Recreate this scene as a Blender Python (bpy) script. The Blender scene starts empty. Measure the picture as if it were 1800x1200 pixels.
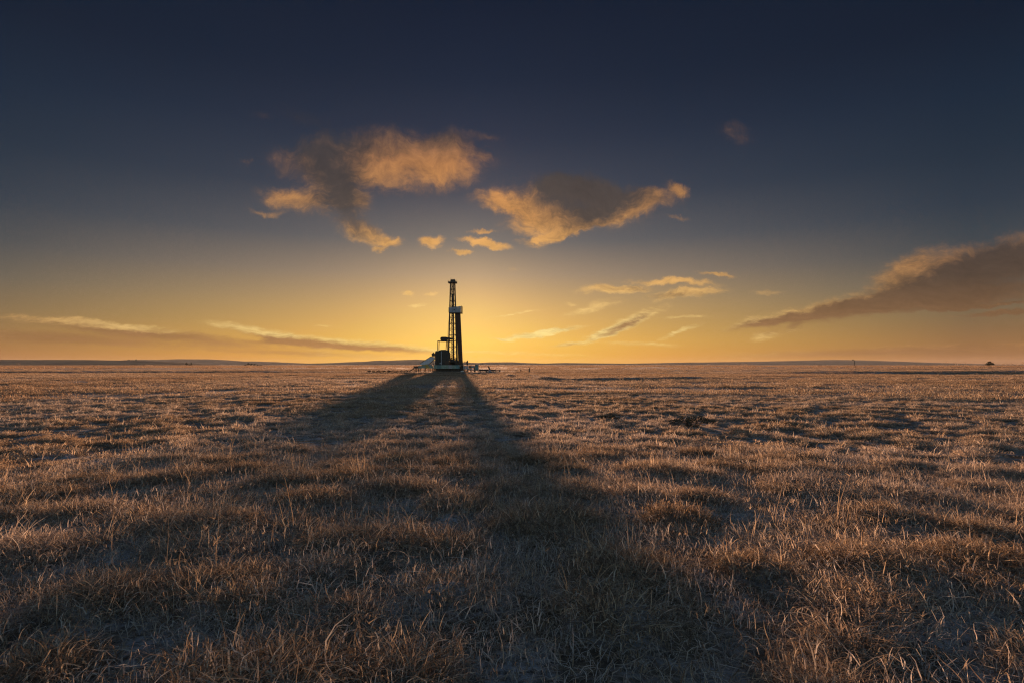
import bpy, math, random
import numpy as np
from mathutils import Vector, Matrix

random.seed(7)
rng = np.random.default_rng(11)
SC = bpy.context.scene
COL = SC.collection

# ------------------------------------------------------------------ camera
CAM_H = 2.0
cam = bpy.data.objects.new('camera', bpy.data.cameras.new('camera'))
COL.objects.link(cam)
SC.camera = cam
cam.location = (0, 0, CAM_H)
cam.rotation_euler = (math.pi / 2, 0, 0)
cam.data.lens = 20
cam.data.sensor_width = 36
cam.data.shift_y = 41 / 1800
cam.data.clip_start = 0.1
cam.data.clip_end = 60000
HOR = 641.0                                   # horizon row of the 1800 px photograph

# ------------------------------------------------------------------ light
SUN_EL = math.radians(2.22)
SUN_AZ = math.atan2(802 - 900, 1000)          # from +Y towards +X
TO_SUN = Vector((math.sin(SUN_AZ) * math.cos(SUN_EL), math.cos(SUN_AZ) * math.cos(SUN_EL), math.sin(SUN_EL)))
sun = bpy.data.objects.new('sun', bpy.data.lights.new('sun', 'SUN'))
COL.objects.link(sun)
sun.data.energy = 5.0
sun.data.angle = math.radians(0.42)
sun.data.color = (1.0, 0.53, 0.29)
sun.rotation_euler = TO_SUN.to_track_quat('Z', 'Y').to_euler()

vs = SC.view_settings
vs.view_transform = 'Standard'
vs.look = 'None'
EXPOSURE = 1.6
vs.exposure = EXPOSURE
vs.gamma = 1.0
vs.use_curve_mapping = False
cy = SC.cycles
cy.max_bounces = 5
cy.diffuse_bounces = 3
cy.transmission_bounces = 3
cy.glossy_bounces = 2
cy.transparent_max_bounces = 4
cy.use_denoising = True
cy.denoiser = 'OPENIMAGEDENOISE'
cy.denoising_input_passes = 'RGB_ALBEDO_NORMAL'
cy.denoising_prefilter = 'NONE'
cy.filter_width = 1.2


def lin(r, g, b):
    def f(c):
        c /= 255.0
        return c / 12.92 if c <= 0.04045 else ((c + 0.055) / 1.055) ** 2.4
    return (f(r), f(g), f(b), 1.0)


# ------------------------------------------------------------------ sky
SKY_K = 0.1
SKY_GAIN = 2.0 ** -EXPOSURE                  # sky colours below are what the picture shows
world = bpy.data.worlds.new('World')
SC.world = world
world.use_nodes = True
world.cycles.sampling_method = 'MANUAL'
world.cycles.sample_map_resolution = 512
WT = world.node_tree
WN, WL = WT.nodes, WT.links


class G:
    """small helper to write node maths in one tree"""
    def __init__(self, tree):
        self.t = tree

    def put(self, sock, v):
        if isinstance(v, bpy.types.NodeSocket):
            self.t.links.new(v, sock)
        elif v is not None:
            sock.default_value = v

    def m(self, op, a, b=None, c=None, clamp=False):
        n = self.t.nodes.new('ShaderNodeMath')
        n.operation = op
        n.use_clamp = clamp
        for i, v in enumerate((a, b, c)):
            self.put(n.inputs[i], v)
        return n.outputs[0]

    def vm(self, op, a, b=None, out=0):
        n = self.t.nodes.new('ShaderNodeVectorMath')
        n.operation = op
        self.put(n.inputs[0], a)
        if b is not None:
            self.put(n.inputs[1], b)
        return n.outputs[out]

    def ss(self, v, a, b, c=0.0, d=1.0):
        n = self.t.nodes.new('ShaderNodeMapRange')
        n.interpolation_type = 'SMOOTHSTEP'
        for i, x in enumerate((v, a, b, c, d)):
            self.put(n.inputs[i], x)
        return n.outputs[0]

    def lr(self, v, a, b, c=0.0, d=1.0):
        n = self.t.nodes.new('ShaderNodeMapRange')
        for i, x in enumerate((v, a, b, c, d)):
            self.put(n.inputs[i], x)
        return n.outputs[0]

    def mix(self, f, a, b, mode='MIX'):
        n = self.t.nodes.new('ShaderNodeMix')
        n.data_type = 'RGBA'
        n.blend_type = mode
        self.put(n.inputs[0], f)
        self.put(n.inputs[6], a)
        self.put(n.inputs[7], b)
        return n.outputs[2]

    def noise(self, vec, scale, detail=4, rough=0.55, dist=0.0, out=0):
        n = self.t.nodes.new('ShaderNodeTexNoise')
        if vec is not None:
            self.put(n.inputs['Vector'], vec)
        n.inputs['Scale'].default_value = scale
        n.inputs['Detail'].default_value = detail
        n.inputs['Roughness'].default_value = rough
        n.inputs['Distortion'].default_value = dist
        return n.outputs[out]

    def ramp(self, f, stops, interp='LINEAR'):
        n = self.t.nodes.new('ShaderNodeValToRGB')
        r = n.color_ramp
        r.interpolation = interp
        while len(r.elements) < len(stops):
            r.elements.new(0.5)
        for e, (p, c) in zip(r.elements, stops):
            e.position = p
            e.color = c
        self.put(n.inputs[0], f)
        return n.outputs[0]

    def comb(self, x, y, z=0.0):
        n = self.t.nodes.new('ShaderNodeCombineXYZ')
        for i, v in enumerate((x, y, z)):
            self.put(n.inputs[i], v)
        return n.outputs[0]


g = G(WT)
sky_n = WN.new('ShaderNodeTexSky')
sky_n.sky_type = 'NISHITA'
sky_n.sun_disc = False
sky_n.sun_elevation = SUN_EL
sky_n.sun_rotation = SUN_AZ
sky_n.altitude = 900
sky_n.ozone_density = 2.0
tc = WN.new('ShaderNodeTexCoord')
sep = WN.new('ShaderNodeSeparateXYZ')
WL.new(tc.outputs['Generated'], sep.inputs[0])
dx, dy, dz = sep.outputs[0], sep.outputs[1], sep.outputs[2]

# clear twilight air: colour by height above the horizon, for the sun's side and away from it
SUNWARD = [(0.0, (244, 172, 56)), (.04, (248, 190, 82)), (.10, (214, 170, 101)), (.155, (166, 141, 114)),
           (.21, (106, 102, 101)), (.285, (60, 65, 79)), (.37, (33, 42, 62)), (.45, (14, 27, 49)),
           (.54, (5, 16, 38)), (.75, (6, 13, 31)), (1.0, (9, 15, 31))]
AWAY = [(0.0, (138, 88, 48)), (.012, (148, 98, 55)), (.03, (140, 99, 61)), (.07, (116, 94, 68)), (.115, (86, 81, 75)),
        (.16, (56, 62, 69)), (.22, (35, 46, 61)), (.28, (21, 36, 53)), (.35, (10, 28, 48)),
        (.43, (3, 16, 36)), (.7, (5, 13, 30)), (1.0, (9, 15, 31))]
zz = g.m('MAXIMUM', dz, 0.0)
c_sun = g.ramp(zz, [(p, lin(*c)) for p, c in SUNWARD])
c_away = g.ramp(zz, [(p, lin(*c)) for p, c in AWAY])
hlen = g.m('SQRT', g.m('ADD', g.m('MULTIPLY', dx, dx), g.m('MULTIPLY', dy, dy)))
GLOW_AZ = SUN_AZ + 0.035
cosd = g.m('DIVIDE', g.m('ADD', g.m('MULTIPLY', dx, math.sin(GLOW_AZ)), g.m('MULTIPLY', dy, math.cos(GLOW_AZ))),
           g.m('MAXIMUM', hlen, 1e-4))
away = g.m('POWER', g.m('MULTIPLY', g.m('SUBTRACT', 1.0, cosd), 1 / 0.26, clamp=True), 0.50)
grad = g.mix(away, c_sun, c_away)
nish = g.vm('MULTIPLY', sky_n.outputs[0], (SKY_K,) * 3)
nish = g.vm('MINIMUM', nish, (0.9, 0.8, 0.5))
# past the frame, overhead and in the east, the sky model is brightened and warmed to lift the shade
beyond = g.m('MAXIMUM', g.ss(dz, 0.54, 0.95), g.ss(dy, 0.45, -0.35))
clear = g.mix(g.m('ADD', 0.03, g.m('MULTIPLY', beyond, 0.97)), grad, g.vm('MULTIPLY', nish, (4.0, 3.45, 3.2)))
sdot = g.m('MAXIMUM', g.vm('DOT_PRODUCT', tc.outputs['Generated'], tuple(TO_SUN), out=1), 0.0)
au = WN.new('ShaderNodeVectorMath'); au.operation = 'SCALE'
au.inputs[0].default_value = (0.15, 0.10, 0.03)
WL.new(g.m('POWER', sdot, 95.0), au.inputs['Scale'])
clear = g.vm('ADD', clear, au.outputs[0])

# clouds, laid out by direction on the sky sphere (unit: thousandth of the tangent from due +Y)
yy = g.m('MAXIMUM', dy, 0.02)
U = g.m('MULTIPLY', g.m('DIVIDE', dx, yy), 1000.0)
V = g.m('MULTIPLY', g.m('DIVIDE', dz, yy), 1000.0)
P0 = g.comb(U, V)


def vsub(a, s):
    return g.vm('MULTIPLY', g.vm('SUBTRACT', a, (0.5, 0.5, 0.5)), (s, s, 0.0))


# towards the horizon the same clouds are seen edge-on: finer and flatter detail
VL = g.m('MULTIPLY', g.m('LOGARITHM', g.m('MULTIPLY', g.m('ADD', g.m('MAXIMUM', V, 0.0), 60.0), 1 / 60.0), math.e), 250.0)
PN = g.comb(U, VL)
FLAT = g.comb(1.0, g.lr(V, 0.0, 260.0, 0.16, 1.0))
big = g.noise(PN, 1 / 85, 3, 0.55, out=1)
P1 = g.vm('ADD', P0, g.vm('MULTIPLY', vsub(big, 42), FLAT))
small = g.noise(PN, 1 / 22, 5, 0.65, out=1)
P2 = g.vm('ADD', P1, g.vm('MULTIPLY', vsub(small, 30), FLAT))


def blobs(items, vec, soft=False):
    # the running total rides along in z, so the shader needs only one value at a time
    vec = g.vm('MULTIPLY', vec, (1.0, 1.0, 0.0))
    for (cx, cyy, rx, ry, rot, w) in items:
        n = WN.new('ShaderNodeMapping')
        n.vector_type = 'TEXTURE'
        n.inputs['Location'].default_value = (cx - 900, HOR - cyy, 0)
        n.inputs['Rotation'].default_value = (0, 0, math.radians(-rot))
        n.inputs['Scale'].default_value = (rx * 1.25, ry * 1.25, 1e6)
        WL.new(vec, n.inputs['Vector'])
        if ry < 14 and not soft:
            w *= 1.35
        b_ = g.ss(g.vm('LENGTH', n.outputs[0], out=1), 1.7 if soft else 1.25, -0.2 if soft else 0.15, 0.0, w * (1.1 if soft else 1))
        vec = g.vm('ADD', vec, g.comb(0.0, 0.0, b_))
    q = WN.new('ShaderNodeSeparateXYZ')
    WL.new(vec, q.inputs[0])
    return q.outputs[2]


BODY = [  # column, row, half width, half height, clockwise tilt, weight  -- rows count down from the zenith side
    (690, 288, 140, 46, -4, 1), (772, 262, 58, 26, -14, .8), (790, 300, 45, 30, 0, .5), (565, 285, 75, 34, 6, .8), (620, 255, 90, 26, -4, .5),
    (515, 352, 58, 20, 12, .8), (592, 345, 52, 40, 35, .9), (615, 366, 30, 20, 30, .45),
    (642, 411, 46, 18, 15, .9), (690, 425, 22, 10, 0, .6), (664, 437, 14, 5, 0, .55), (755, 423, 21, 11, -5, .9), (810, 441, 20, 5, 4, .8),
    (852, 428, 42, 7, 14, 1), (848, 407, 26, 4, 4, .55), (625, 350, 24, 12, 30, .4),
    (1010, 354, 125, 36, 4, 1), (1015, 326, 62, 18, 0, .8), (896, 361, 60, 18, 14, .85), (965, 392, 70, 20, -2, .9), (1000, 405, 66, 11, -18, .8),
    (1112, 345, 76, 15, 2, .9), (1188, 334, 22, 11, 22, .9), (1082, 373, 74, 15, -10, .9), (940, 418, 30, 6, -16, .5),
    (535, 208, 55, 12, 24, .26), (470, 205, 24, 8, 0, .2), (855, 238, 30, 7, 10, .3), (1295, 237, 30, 17, 10, .4), (845, 270, 16, 12, 40, .28), (470, 377, 30, 6, 0, .35),
    (1195, 383, 22, 4, 10, .3), (437, 285, 12, 6, 0, .25),
    (1740, 470, 170, 42, -8, 1.1), (1620, 505, 140, 26, -16, 1), (1480, 543, 130, 16, -9, 1), (1370, 560, 90, 8, -9, .9), (1720, 520, 150, 18, -4, .9), (1590, 470, 60, 20, -28, .6),
    (1770, 440, 60, 20, -5, .5), (1770, 549, 85, 5, -3, .9), (1690, 540, 90, 3.5, -4, .6), (1780, 534, 60, 3, -6, .5), (1570, 537, 160, 10, -3, .6),
    (1082, 507, 58, 8, -2, .8), (1180, 496, 72, 6, 3, .8), (1205, 516, 66, 8, -4, .85), (1262, 483, 32, 4, 5, .75), (1040, 541, 50, 8, -16, .4),
    (1102, 568, 66, 10, -24, .95), (1065, 585, 36, 7, -18, .7), (962, 583, 60, 5, -9, .95), (930, 592, 40, 3, -6, .6), (1196, 583, 34, 4, -22, .6), (1350, 588, 32, 9, -14, .5), (1400, 575, 16, 8, -30, .5),
    (1000, 605, 34, 4, -6, .6), (885, 596, 22, 2.4, 6, .8), (1345, 516, 26, 4, 0, .3), (1130, 605, 60, 4, 3, .4), (905, 552, 44, 2.5, -12, .4), (905, 480, 12, 4, 0, .22),
    (1005, 531, 10, 3, 0, .4), (1205, 558, 40, 3, -4, .35), (570, 572, 12, 2, 0, .3),
    (719, 513, 12, 4, 0, .95), (734, 533, 17, 2.8, -3, .95), (760, 515, 12, 2.5, 0, .4),
    (200, 578, 190, 11, 6, .62), (440, 580, 75, 8, 9, .58), (492, 592, 26, 9, 0, .7), (330, 602, 340, 14, 3, .5), (60, 594, 150, 10, 2, .42), (140, 566, 110, 5, 5, .6), (560, 606, 120, 5, 4, .6), (640, 606, 150, 8, 5, .75), (110, 612, 230, 14, 0, .3),
    (560, 622, 160, 5, 2, .3), (1560, 616, 290, 8, -2, .55), (1740, 622, 200, 10, 0, .5), (880, 620, 160, 3, 2, .35),
]
DARK = [
    (545, 262, 100, 46, 12, .8), (604, 362, 62, 42, 45, 1.0), (690, 236, 150, 26, -3, .45), (790, 250, 60, 22, 0, .3),
    (1015, 322, 115, 26, 2, .9), (1030, 350, 85, 40, -4, .85), (1060, 378, 60, 16, -14, .35),
    (1740, 507, 220, 44, -7, 1.05), (1780, 465, 90, 38, -8, .6), (1480, 552, 170, 14, -9, 1.0), (1790, 470, 90, 45, -8, .6), (1600, 530, 110, 18, -12, .7), (1770, 549, 90, 6, 0, .9), (1360, 566, 90, 6, -9, .6),
    (1110, 506, 40, 5, 0, .4), (1190, 520, 60, 5, 0, .45), (1100, 571, 44, 7, -24, .8), (1000, 607, 26, 4, 0, .5),
    (200, 592, 260, 12, 6, .8), (430, 592, 90, 8, 6, .7), (330, 606, 380, 16, 3, .8), (640, 612, 130, 6, 5, .6), (110, 612, 260, 18, 0, .8),
    (1560, 618, 320, 9, -2, .9), (1740, 624, 220, 12, 0, .8), (1295, 237, 30, 17, 10, .3), (535, 208, 60, 14, 24, .7),
]
dens = blobs(BODY, P2)
core = blobs(DARK, P2, True)
PNW = g.vm('ADD', PN, vsub(big, 60))
streak = g.noise(g.vm('MULTIPLY', PNW, (0.38, 1.05, 1.0)), 1 / 30, 6, 0.65)
fine = g.noise(g.vm('MULTIPLY', PNW, (0.55, 1.0, 1.0)), 1 / 9, 4, 0.65)
tex = g.m('ADD', g.m('MULTIPLY', g.m('SUBTRACT', streak, 0.5), 1.3), g.m('MULTIPLY', g.m('SUBTRACT', fine, 0.5), 0.8))
dens2 = g.m('ADD', dens, g.m('MULTIPLY', tex, g.ss(dens, 0.0, 0.25, 0.0, 0.75)))
alpha = g.ss(dens2, -0.04, 1.2, 0.0, 0.97)
alpha = g.m('MULTIPLY', alpha, g.ss(dy, 0.05, 0.3))
# thick parts are grey brown, thin parts let the low sun through
thick = g.ss(g.m('ADD', core, g.m('MULTIPLY', tex, -0.75)), -0.15, 1.0)
lit_c = g.ramp(zz, [(0, lin(255, 214, 112)), (.06, lin(255, 226, 145)), (.10, lin(255, 212, 132)), (.14, lin(246, 192, 114)), (.25, lin(214, 152, 88)), (.33, lin(186, 128, 80)), (.40, lin(80, 72, 74)), (.5, lin(46, 46, 56))])
lit_c2 = g.ramp(zz, [(0, lin(190, 132, 76)), (.05, lin(186, 138, 84)), (.12, lin(164, 116, 74)), (.25, lin(124, 96, 74)), (.40, lin(60, 58, 64)), (.5, lin(40, 42, 52))])
lit = g.mix(g.m('POWER', away, 1.3), lit_c, lit_c2)
dk_c = g.ramp(zz, [(0, lin(205, 145, 78)), (.06, lin(176, 130, 84)), (.14, lin(120, 98, 80)), (.22, lin(96, 82, 71)), (.33, lin(77, 69, 66)), (.45, lin(46, 46, 56))])
dk_c2 = g.ramp(zz, [(0, lin(158, 109, 62)), (.05, lin(134, 98, 64)), (.12, lin(84, 68, 56)), (.22, lin(66, 62, 64)), (.33, lin(54, 54, 62)), (.45, lin(40, 42, 52))])
dark = g.mix(away, dk_c, dk_c2)
cloud = g.mix(thick, lit, dark)
mott = g.lr(tex, -0.6, 0.6, 0.74, 1.26)
cloud = g.vm('MULTIPLY', cloud, g.comb(mott, mott, mott))
sky = g.mix(alpha, clear, cloud)
bg = WN['Background']
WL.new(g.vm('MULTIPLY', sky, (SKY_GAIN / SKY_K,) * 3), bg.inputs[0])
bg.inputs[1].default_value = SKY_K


# ------------------------------------------------------------------ materials
def new_mat(name):
    m = bpy.data.materials.new(name)
    m.use_nodes = True
    return m, G(m.node_tree), m.node_tree.nodes['Principled BSDF']


def obj_coord(gg):
    n = gg.t.nodes.new('ShaderNodeTexCoord')
    return n.outputs['Object']


def paint(name, c1, c2, scale=1.2, rough=.6, metal=0.0, bump=.02):
    m, gg, p = new_mat(name)
    v = obj_coord(gg)
    n1 = gg.noise(v, scale, 6, .65)
    n2 = gg.noise(gg.vm('MULTIPLY', v, (3, 3, .6)), scale * 2, 4, .6)
    f = gg.ss(gg.m('ADD', gg.m('MULTIPLY', n1, .6), gg.m('MULTIPLY', n2, .4)), .38, .62)
    gg.t.links.new(gg.mix(f, (*c1, 1), (*c2, 1)), p.inputs['Base Color'])
    p.inputs['Roughness'].default_value = rough
    p.inputs['Metallic'].default_value = metal
    b = gg.t.nodes.new('ShaderNodeBump')
    b.inputs['Strength'].default_value = .4
    b.inputs['Distance'].default_value = bump
    gg.t.links.new(n1, b.inputs['Height'])
    gg.t.links.new(b.outputs[0], p.inputs['Normal'])
    return m


M_dark = paint('dark_steel', (.035, .028, .024), (.07, .05, .038))
M_rust = paint('rusty_pipe', (.06, .03, .018), (.10, .05, .03), 2.0)
M_galv = paint('galvanised_sheet', (.30, .33, .37), (.20, .22, .25), .8, .55)
M_sheet = paint('pale_sheet_metal', (.50, .53, .58), (.38, .41, .46), .8, .55)
M_green = paint('green_grey_paint', (.25, .33, .28), (.15, .20, .16), .9)
M_teal = paint('teal_paint', (.13, .24, .25), (.09, .15, .15), 1.0)
M_yellow = paint('yellow_paint', (.45, .34, .08), (.28, .2, .07), 1.4)
M_grey = paint('grey_paint', (.30, .31, .33), (.2, .2, .21), 1.0)
M_white = paint('white_paint', (.7, .7, .68), (.5, .48, .45), 1.5)
M_red = paint('red_paint', (.45, .06, .03), (.3, .05, .03), 1.5)
M_tarp = paint('black_tarpaulin', (.03, .026, .022), (.055, .045, .036), .7, .75, 0, .06)
M_wood = paint('weathered_wood', (.10, .08, .06), (.16, .13, .10), 3.0, .85)
M_bark = paint('bark', (.05, .038, .028), (.08, .06, .045), 4.0, .9)


def leaf_mat(name, a, b):
    m, gg, p = new_mat(name)
    oi = gg.t.nodes.new('ShaderNodeNewGeometry')
    gg.t.links.new(gg.mix(oi.outputs['Random Per Island'], (*a, 1), (*b, 1)), p.inputs['Base Color'])
    p.inputs['Roughness'].default_value = .8
    return m


M_leaf = leaf_mat('dark_leaves', (.035, .045, .02), (.06, .055, .03))
M_sage = leaf_mat('sage_leaves', (.06, .052, .034), (.11, .08, .05))

# grass blades: thin, so the low sun shines through them
M_grass = bpy.data.materials.new('dry_grass')
M_grass.use_nodes = True
t = M_grass.node_tree
t.nodes.clear()
gg = G(t)
a_t = t.nodes.new('ShaderNodeAttribute'); a_t.attribute_name = 'tint'; a_t.attribute_type = 'INSTANCER'
geo = t.nodes.new('ShaderNodeNewGeometry')
straw = gg.ramp(geo.outputs['Random Per Island'], [(0, (.14, .10, .07, 1)), (.4, (.32, .24, .17, 1)), (.75, (.54, .42, .28, 1)), (1, (.68, .62, .53, 1))])
frost = gg.mix(gg.m('MULTIPLY', gg.m('MAXIMUM', a_t.outputs['Fac'], 0.0), .48), straw, (.56, .54, .55, 1))
frost = gg.mix(gg.m('MAXIMUM', gg.m('MULTIPLY', a_t.outputs['Fac'], -1.0), 0.0), frost, (.19, .12, .07, 1))
dfb = t.nodes.new('ShaderNodeBsdfDiffuse'); trb = t.nodes.new('ShaderNodeBsdfTranslucent'); mx = t.nodes.new('ShaderNodeMixShader')
mx.inputs[0].default_value = .42
out = t.nodes.new('ShaderNodeOutputMaterial')
t.links.new(frost, dfb.inputs[0]); t.links.new(frost, trb.inputs[0])
t.links.new(dfb.outputs[0], mx.inputs[1]); t.links.new(trb.outputs[0], mx.inputs[2]); t.links.new(mx.outputs[0], out.inputs[0])

# frozen prairie soil with matted straw and patches of frost
M_ground, gg, p = new_mat('frozen_prairie')
v = obj_coord(gg)
n_big = gg.noise(v, .35, 5, .6)
n_mid = gg.noise(v, 2.2, 6, .65)
n_fine = gg.noise(v, 22, 6, .7)
soil = gg.mix(gg.ss(n_fine, .35, .65), (.075, .06, .05, 1), (.20, .155, .115, 1))
soil = gg.mix(gg.m('MULTIPLY', gg.ss(n_mid, .42, .62), gg.ss(n_fine, .3, .6)), soil, (.40, .41, .44, 1))
soil = gg.mix(gg.m('MULTIPLY', gg.ss(n_big, .45, .7), .35), soil, (.26, .19, .12, 1))
t = M_ground.node_tree
t.links.new(soil, p.inputs['Base Color'])
p.inputs['Roughness'].default_value = .95
p.inputs['Specular IOR Level'].default_value = .1
b = t.nodes.new('ShaderNodeBump'); b.inputs['Strength'].default_value = .9; b.inputs['Distance'].default_value = .05
t.links.new(gg.m('ADD', n_fine, gg.m('MULTIPLY', n_mid, .8)), b.inputs['Height'])
t.links.new(b.outputs[0], p.inputs['Normal'])

M_hill, gg, p = new_mat('hill_grass')
v = obj_coord(gg)
t = M_hill.node_tree
t.links.new(gg.mix(gg.ss(gg.noise(v, .004, 6, .6), .4, .6), (.16, .12, .075, 1), (.24, .18, .11, 1)), p.inputs['Base Color'])
p.inputs['Roughness'].default_value = 1
p.inputs['Specular IOR Level'].default_value = 0

# ------------------------------------------------------------------ terrain height
_perm = np.random.default_rng(5).random((256, 256))


def vnoise(x, y):
    xi = np.floor(x).astype(int); yi = np.floor(y).astype(int)
    fx = x - xi; fy = y - yi
    fx = fx * fx * (3 - 2 * fx); fy = fy * fy * (3 - 2 * fy)
    P = lambda a, b_: _perm[a & 255, b_ & 255]
    return (P(xi, yi) * (1 - fx) + P(xi + 1, yi) * fx) * (1 - fy) + (P(xi, yi + 1) * (1 - fx) + P(xi + 1, yi + 1) * fx) * fy


def fbm(x, y, o=3):
    s = 0; a = .5; n = 0
    for i in range(o):
        s = s + a * vnoise(x * 2 ** i + 17.3 * i, y * 2 ** i + 9.1 * i); n += a; a *= .5
    return s / n - .5


def sst(x, a, b_):
    q = np.clip((x - a) / (b_ - a), 0, 1)
    return q * q * (3 - 2 * q)


_cell = np.random.default_rng(23).random((128, 128, 4))


def clumps(x, y, size=.58):
    # domes of old growth, one at most per jittered cell: 1 at the middle of a clump, 0 in the gaps
    x = np.asarray(x, float) / size * .85; y = np.asarray(y, float) / size
    x = x + .5 * fbm(x * 1.3 + 3, y * 1.3, 2); y = y + .5 * fbm(x * 1.3 + 50, y * 1.3 + 7, 2)
    xi = np.floor(x).astype(int); yi = np.floor(y).astype(int)
    best = np.zeros(np.shape(x))
    for i in (-1, 0, 1):
        for j in (-1, 0, 1):
            c = _cell[(xi + i) & 127, (yi + j) & 127]
            d = np.hypot(x - (xi + i + c[..., 0]), y - (yi + j + c[..., 1]))
            rad = .28 + .62 * c[..., 2] ** 1.5
            best = np.maximum(best, np.where(c[..., 3] < .64, np.clip(1 - d / rad, 0, 1) * (.55 + .45 * c[..., 2]), 0))
    return best


def height(x, y):
    x = np.asarray(x, float); y = np.asarray(y, float)
    r = np.hypot(x, y)
    h = .055 * fbm(x / 1.1 + 40, y / .8, 3) * (1 - sst(r, 25, 60))
    h = h + .075 * sst(clumps(x, y), 0, .7) * (1 - sst(r, 20, 45))           # tussocks
    h = h + .085 * fbm(x / 22, y / 9 + 30, 2) * sst(r, 10, 40) * (1 - .6 * sst(r, 300, 900))
    h = h + .7 * fbm(x / 160 + 3, y / 45, 2) * sst(r, 60, 200)
    # flat pad under the rig
    d = np.hypot((x + 15) / 26, (y - 166) / 14)
    h = h * sst(d, .9, 1.8)
    h = h + .45 * (1 - sst(r, 1.5, 21))                                 # slight rise under the camera, added to tilt the foreground to the sun
    # two low ridges added right of the rig, shaped to cast dark track-like shadows
    for pts in (((-3.2, 176), (-1.0, 125), (-.3, 100)), ((0, 205), (2.8, 140), (4.0, 96), (5.0, 78), (8.0, 74), (16, 76), (30, 84))):
        dm = np.full(np.shape(x), 1e9)
        for (ax, ay), (bx_, by) in zip(pts, pts[1:]):
            q = np.clip(((x - ax) * (bx_ - ax) + (y - ay) * (by - ay)) / ((bx_ - ax) ** 2 + (by - ay) ** 2), 0, 1)
            dm = np.minimum(dm, np.hypot(x - ax - q * (bx_ - ax), y - ay - q * (by - ay)))
        h = h + .42 * np.exp(-(dm / .9) ** 2) * (.7 + 1.0 * fbm(x / 5, y / 5, 2))
    # low bank on the right: the plain steps up about a metre away from the camera
    yb = 128 + 10 * fbm(x / 30, 0 * x + 3.3, 2) - .10 * (x - 60)
    yb = yb + 5 * fbm(x / 7, y * 0 + 1.3, 2)
    h = h + .6 * sst(y - yb, 0, 15 + 8 * fbm(x / 19, y * 0, 2)) * sst(x, 48, 85) * (1 - sst(r, 380, 800))
    yl = 150 + 12 * fbm(x / 40, 0 * x + 8.3, 2) + .12 * (x + 100)
    h = h + .32 * sst(y - yl + 6 * fbm(x / 9, y * 0, 2), 0, 7) * sst(-x, 42, 75) * (1 - sst(r, 300, 600))
    h = h - .35 * sst(r, 700, 2500)
    return h


def tag(o, label=None, cat=None, group=None, kind=None):
    for k, val in (('label', label), ('category', cat), ('group', group), ('kind', kind)):
        if val:
            o[k] = val
    return o


def mesh_obj(name, verts, faces, mat, parent=None, smooth=False):
    me = bpy.data.meshes.new(name)
    me.from_pydata([tuple(v_) for v_ in verts], [], faces)
    me.validate()
    if mat:
        me.materials.append(mat)
    if smooth:
        me.polygons.foreach_set('use_smooth', [True] * len(me.polygons))
    o = bpy.data.objects.new(name, me)
    COL.objects.link(o)
    if parent:
        o.parent = parent
    return o


# ground: one sheet to the horizon, fine near the camera
def make_ground():
    rr = np.concatenate([[0.3], np.geomspace(.8, 60, 250), np.geomspace(61, 400, 200), np.geomspace(404, 14000, 60)])
    th = np.concatenate([np.linspace(-52, 52, 420), np.linspace(56, 304, 50)]) * math.pi / 180
    R_, T_ = np.meshgrid(rr, th, indexing='ij')
    X = R_ * np.sin(T_); Y = R_ * np.cos(T_)
    Z = height(X, Y)
    nr, nt_ = R_.shape
    idx = np.arange(nr * nt_).reshape(nr, nt_)
    j = np.roll(idx, -1, axis=1)
    quads = np.stack([idx[:-1], idx[1:], j[1:], j[:-1]], -1).reshape(-1, 4)
    me = bpy.data.meshes.new('ground')
    me.vertices.add(nr * nt_)
    me.vertices.foreach_set('co', np.stack([X, Y, Z], -1).ravel())
    nq = len(quads)
    me.loops.add(nq * 4); me.polygons.add(nq)
    me.loops.foreach_set('vertex_index', quads.ravel())
    me.polygons.foreach_set('loop_start', np.arange(nq) * 4)
    me.polygons.foreach_set('use_smooth', np.ones(nq, bool))
    me.update(calc_edges=True)
    # the small disc under the camera
    me.materials.append(M_ground)
    o = bpy.data.objects.new('ground', me)
    COL.objects.link(o)
    tag(o, 'wide frozen prairie of trampled straw and frosty soil', kind='structure')


make_ground()


# hills on the horizon: profiles read as (column, row) at a distance
def hill(name, prof, D, depth, label):
    px = np.arange(prof[0][0], prof[-1][0] + 1, 4.0)
    py = np.interp(px, [a for a, _ in prof], [b_ for _, b_ in prof])
    py = py + .35 * fbm(px / 23 + D, px * 0 + 2.0, 3)
    X = (px - 900) / 1000 * D
    H = np.maximum(CAM_H + (HOR - py) / 1000 * D, -1)
    rows = [(-1.0, -6, 0), (-.75, 0, .22), (-.45, 0, .62), (-.18, 0, .93), (0, 0, 1.0), (.4, 0, .8), (1.0, -6, 0)]
    n = len(px)
    verts, faces = [], []
    for k, (dy_, dz_, s) in enumerate(rows):
        wob = depth * .12 * fbm(px / 60 + k * 7, px * 0 + k, 2)
        for i in range(n):
            verts.append((X[i], D + dy_ * depth + wob[i], H[i] * s + dz_))
    for k in range(len(rows) - 1):
        for i in range(n - 1):
            a = k * n + i
            faces.append((a, a + 1, a + n + 1, a + n))
    o = mesh_obj(name, verts, faces, M_hill, smooth=True)
    tag(o, label, kind='structure')
    return o


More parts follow.
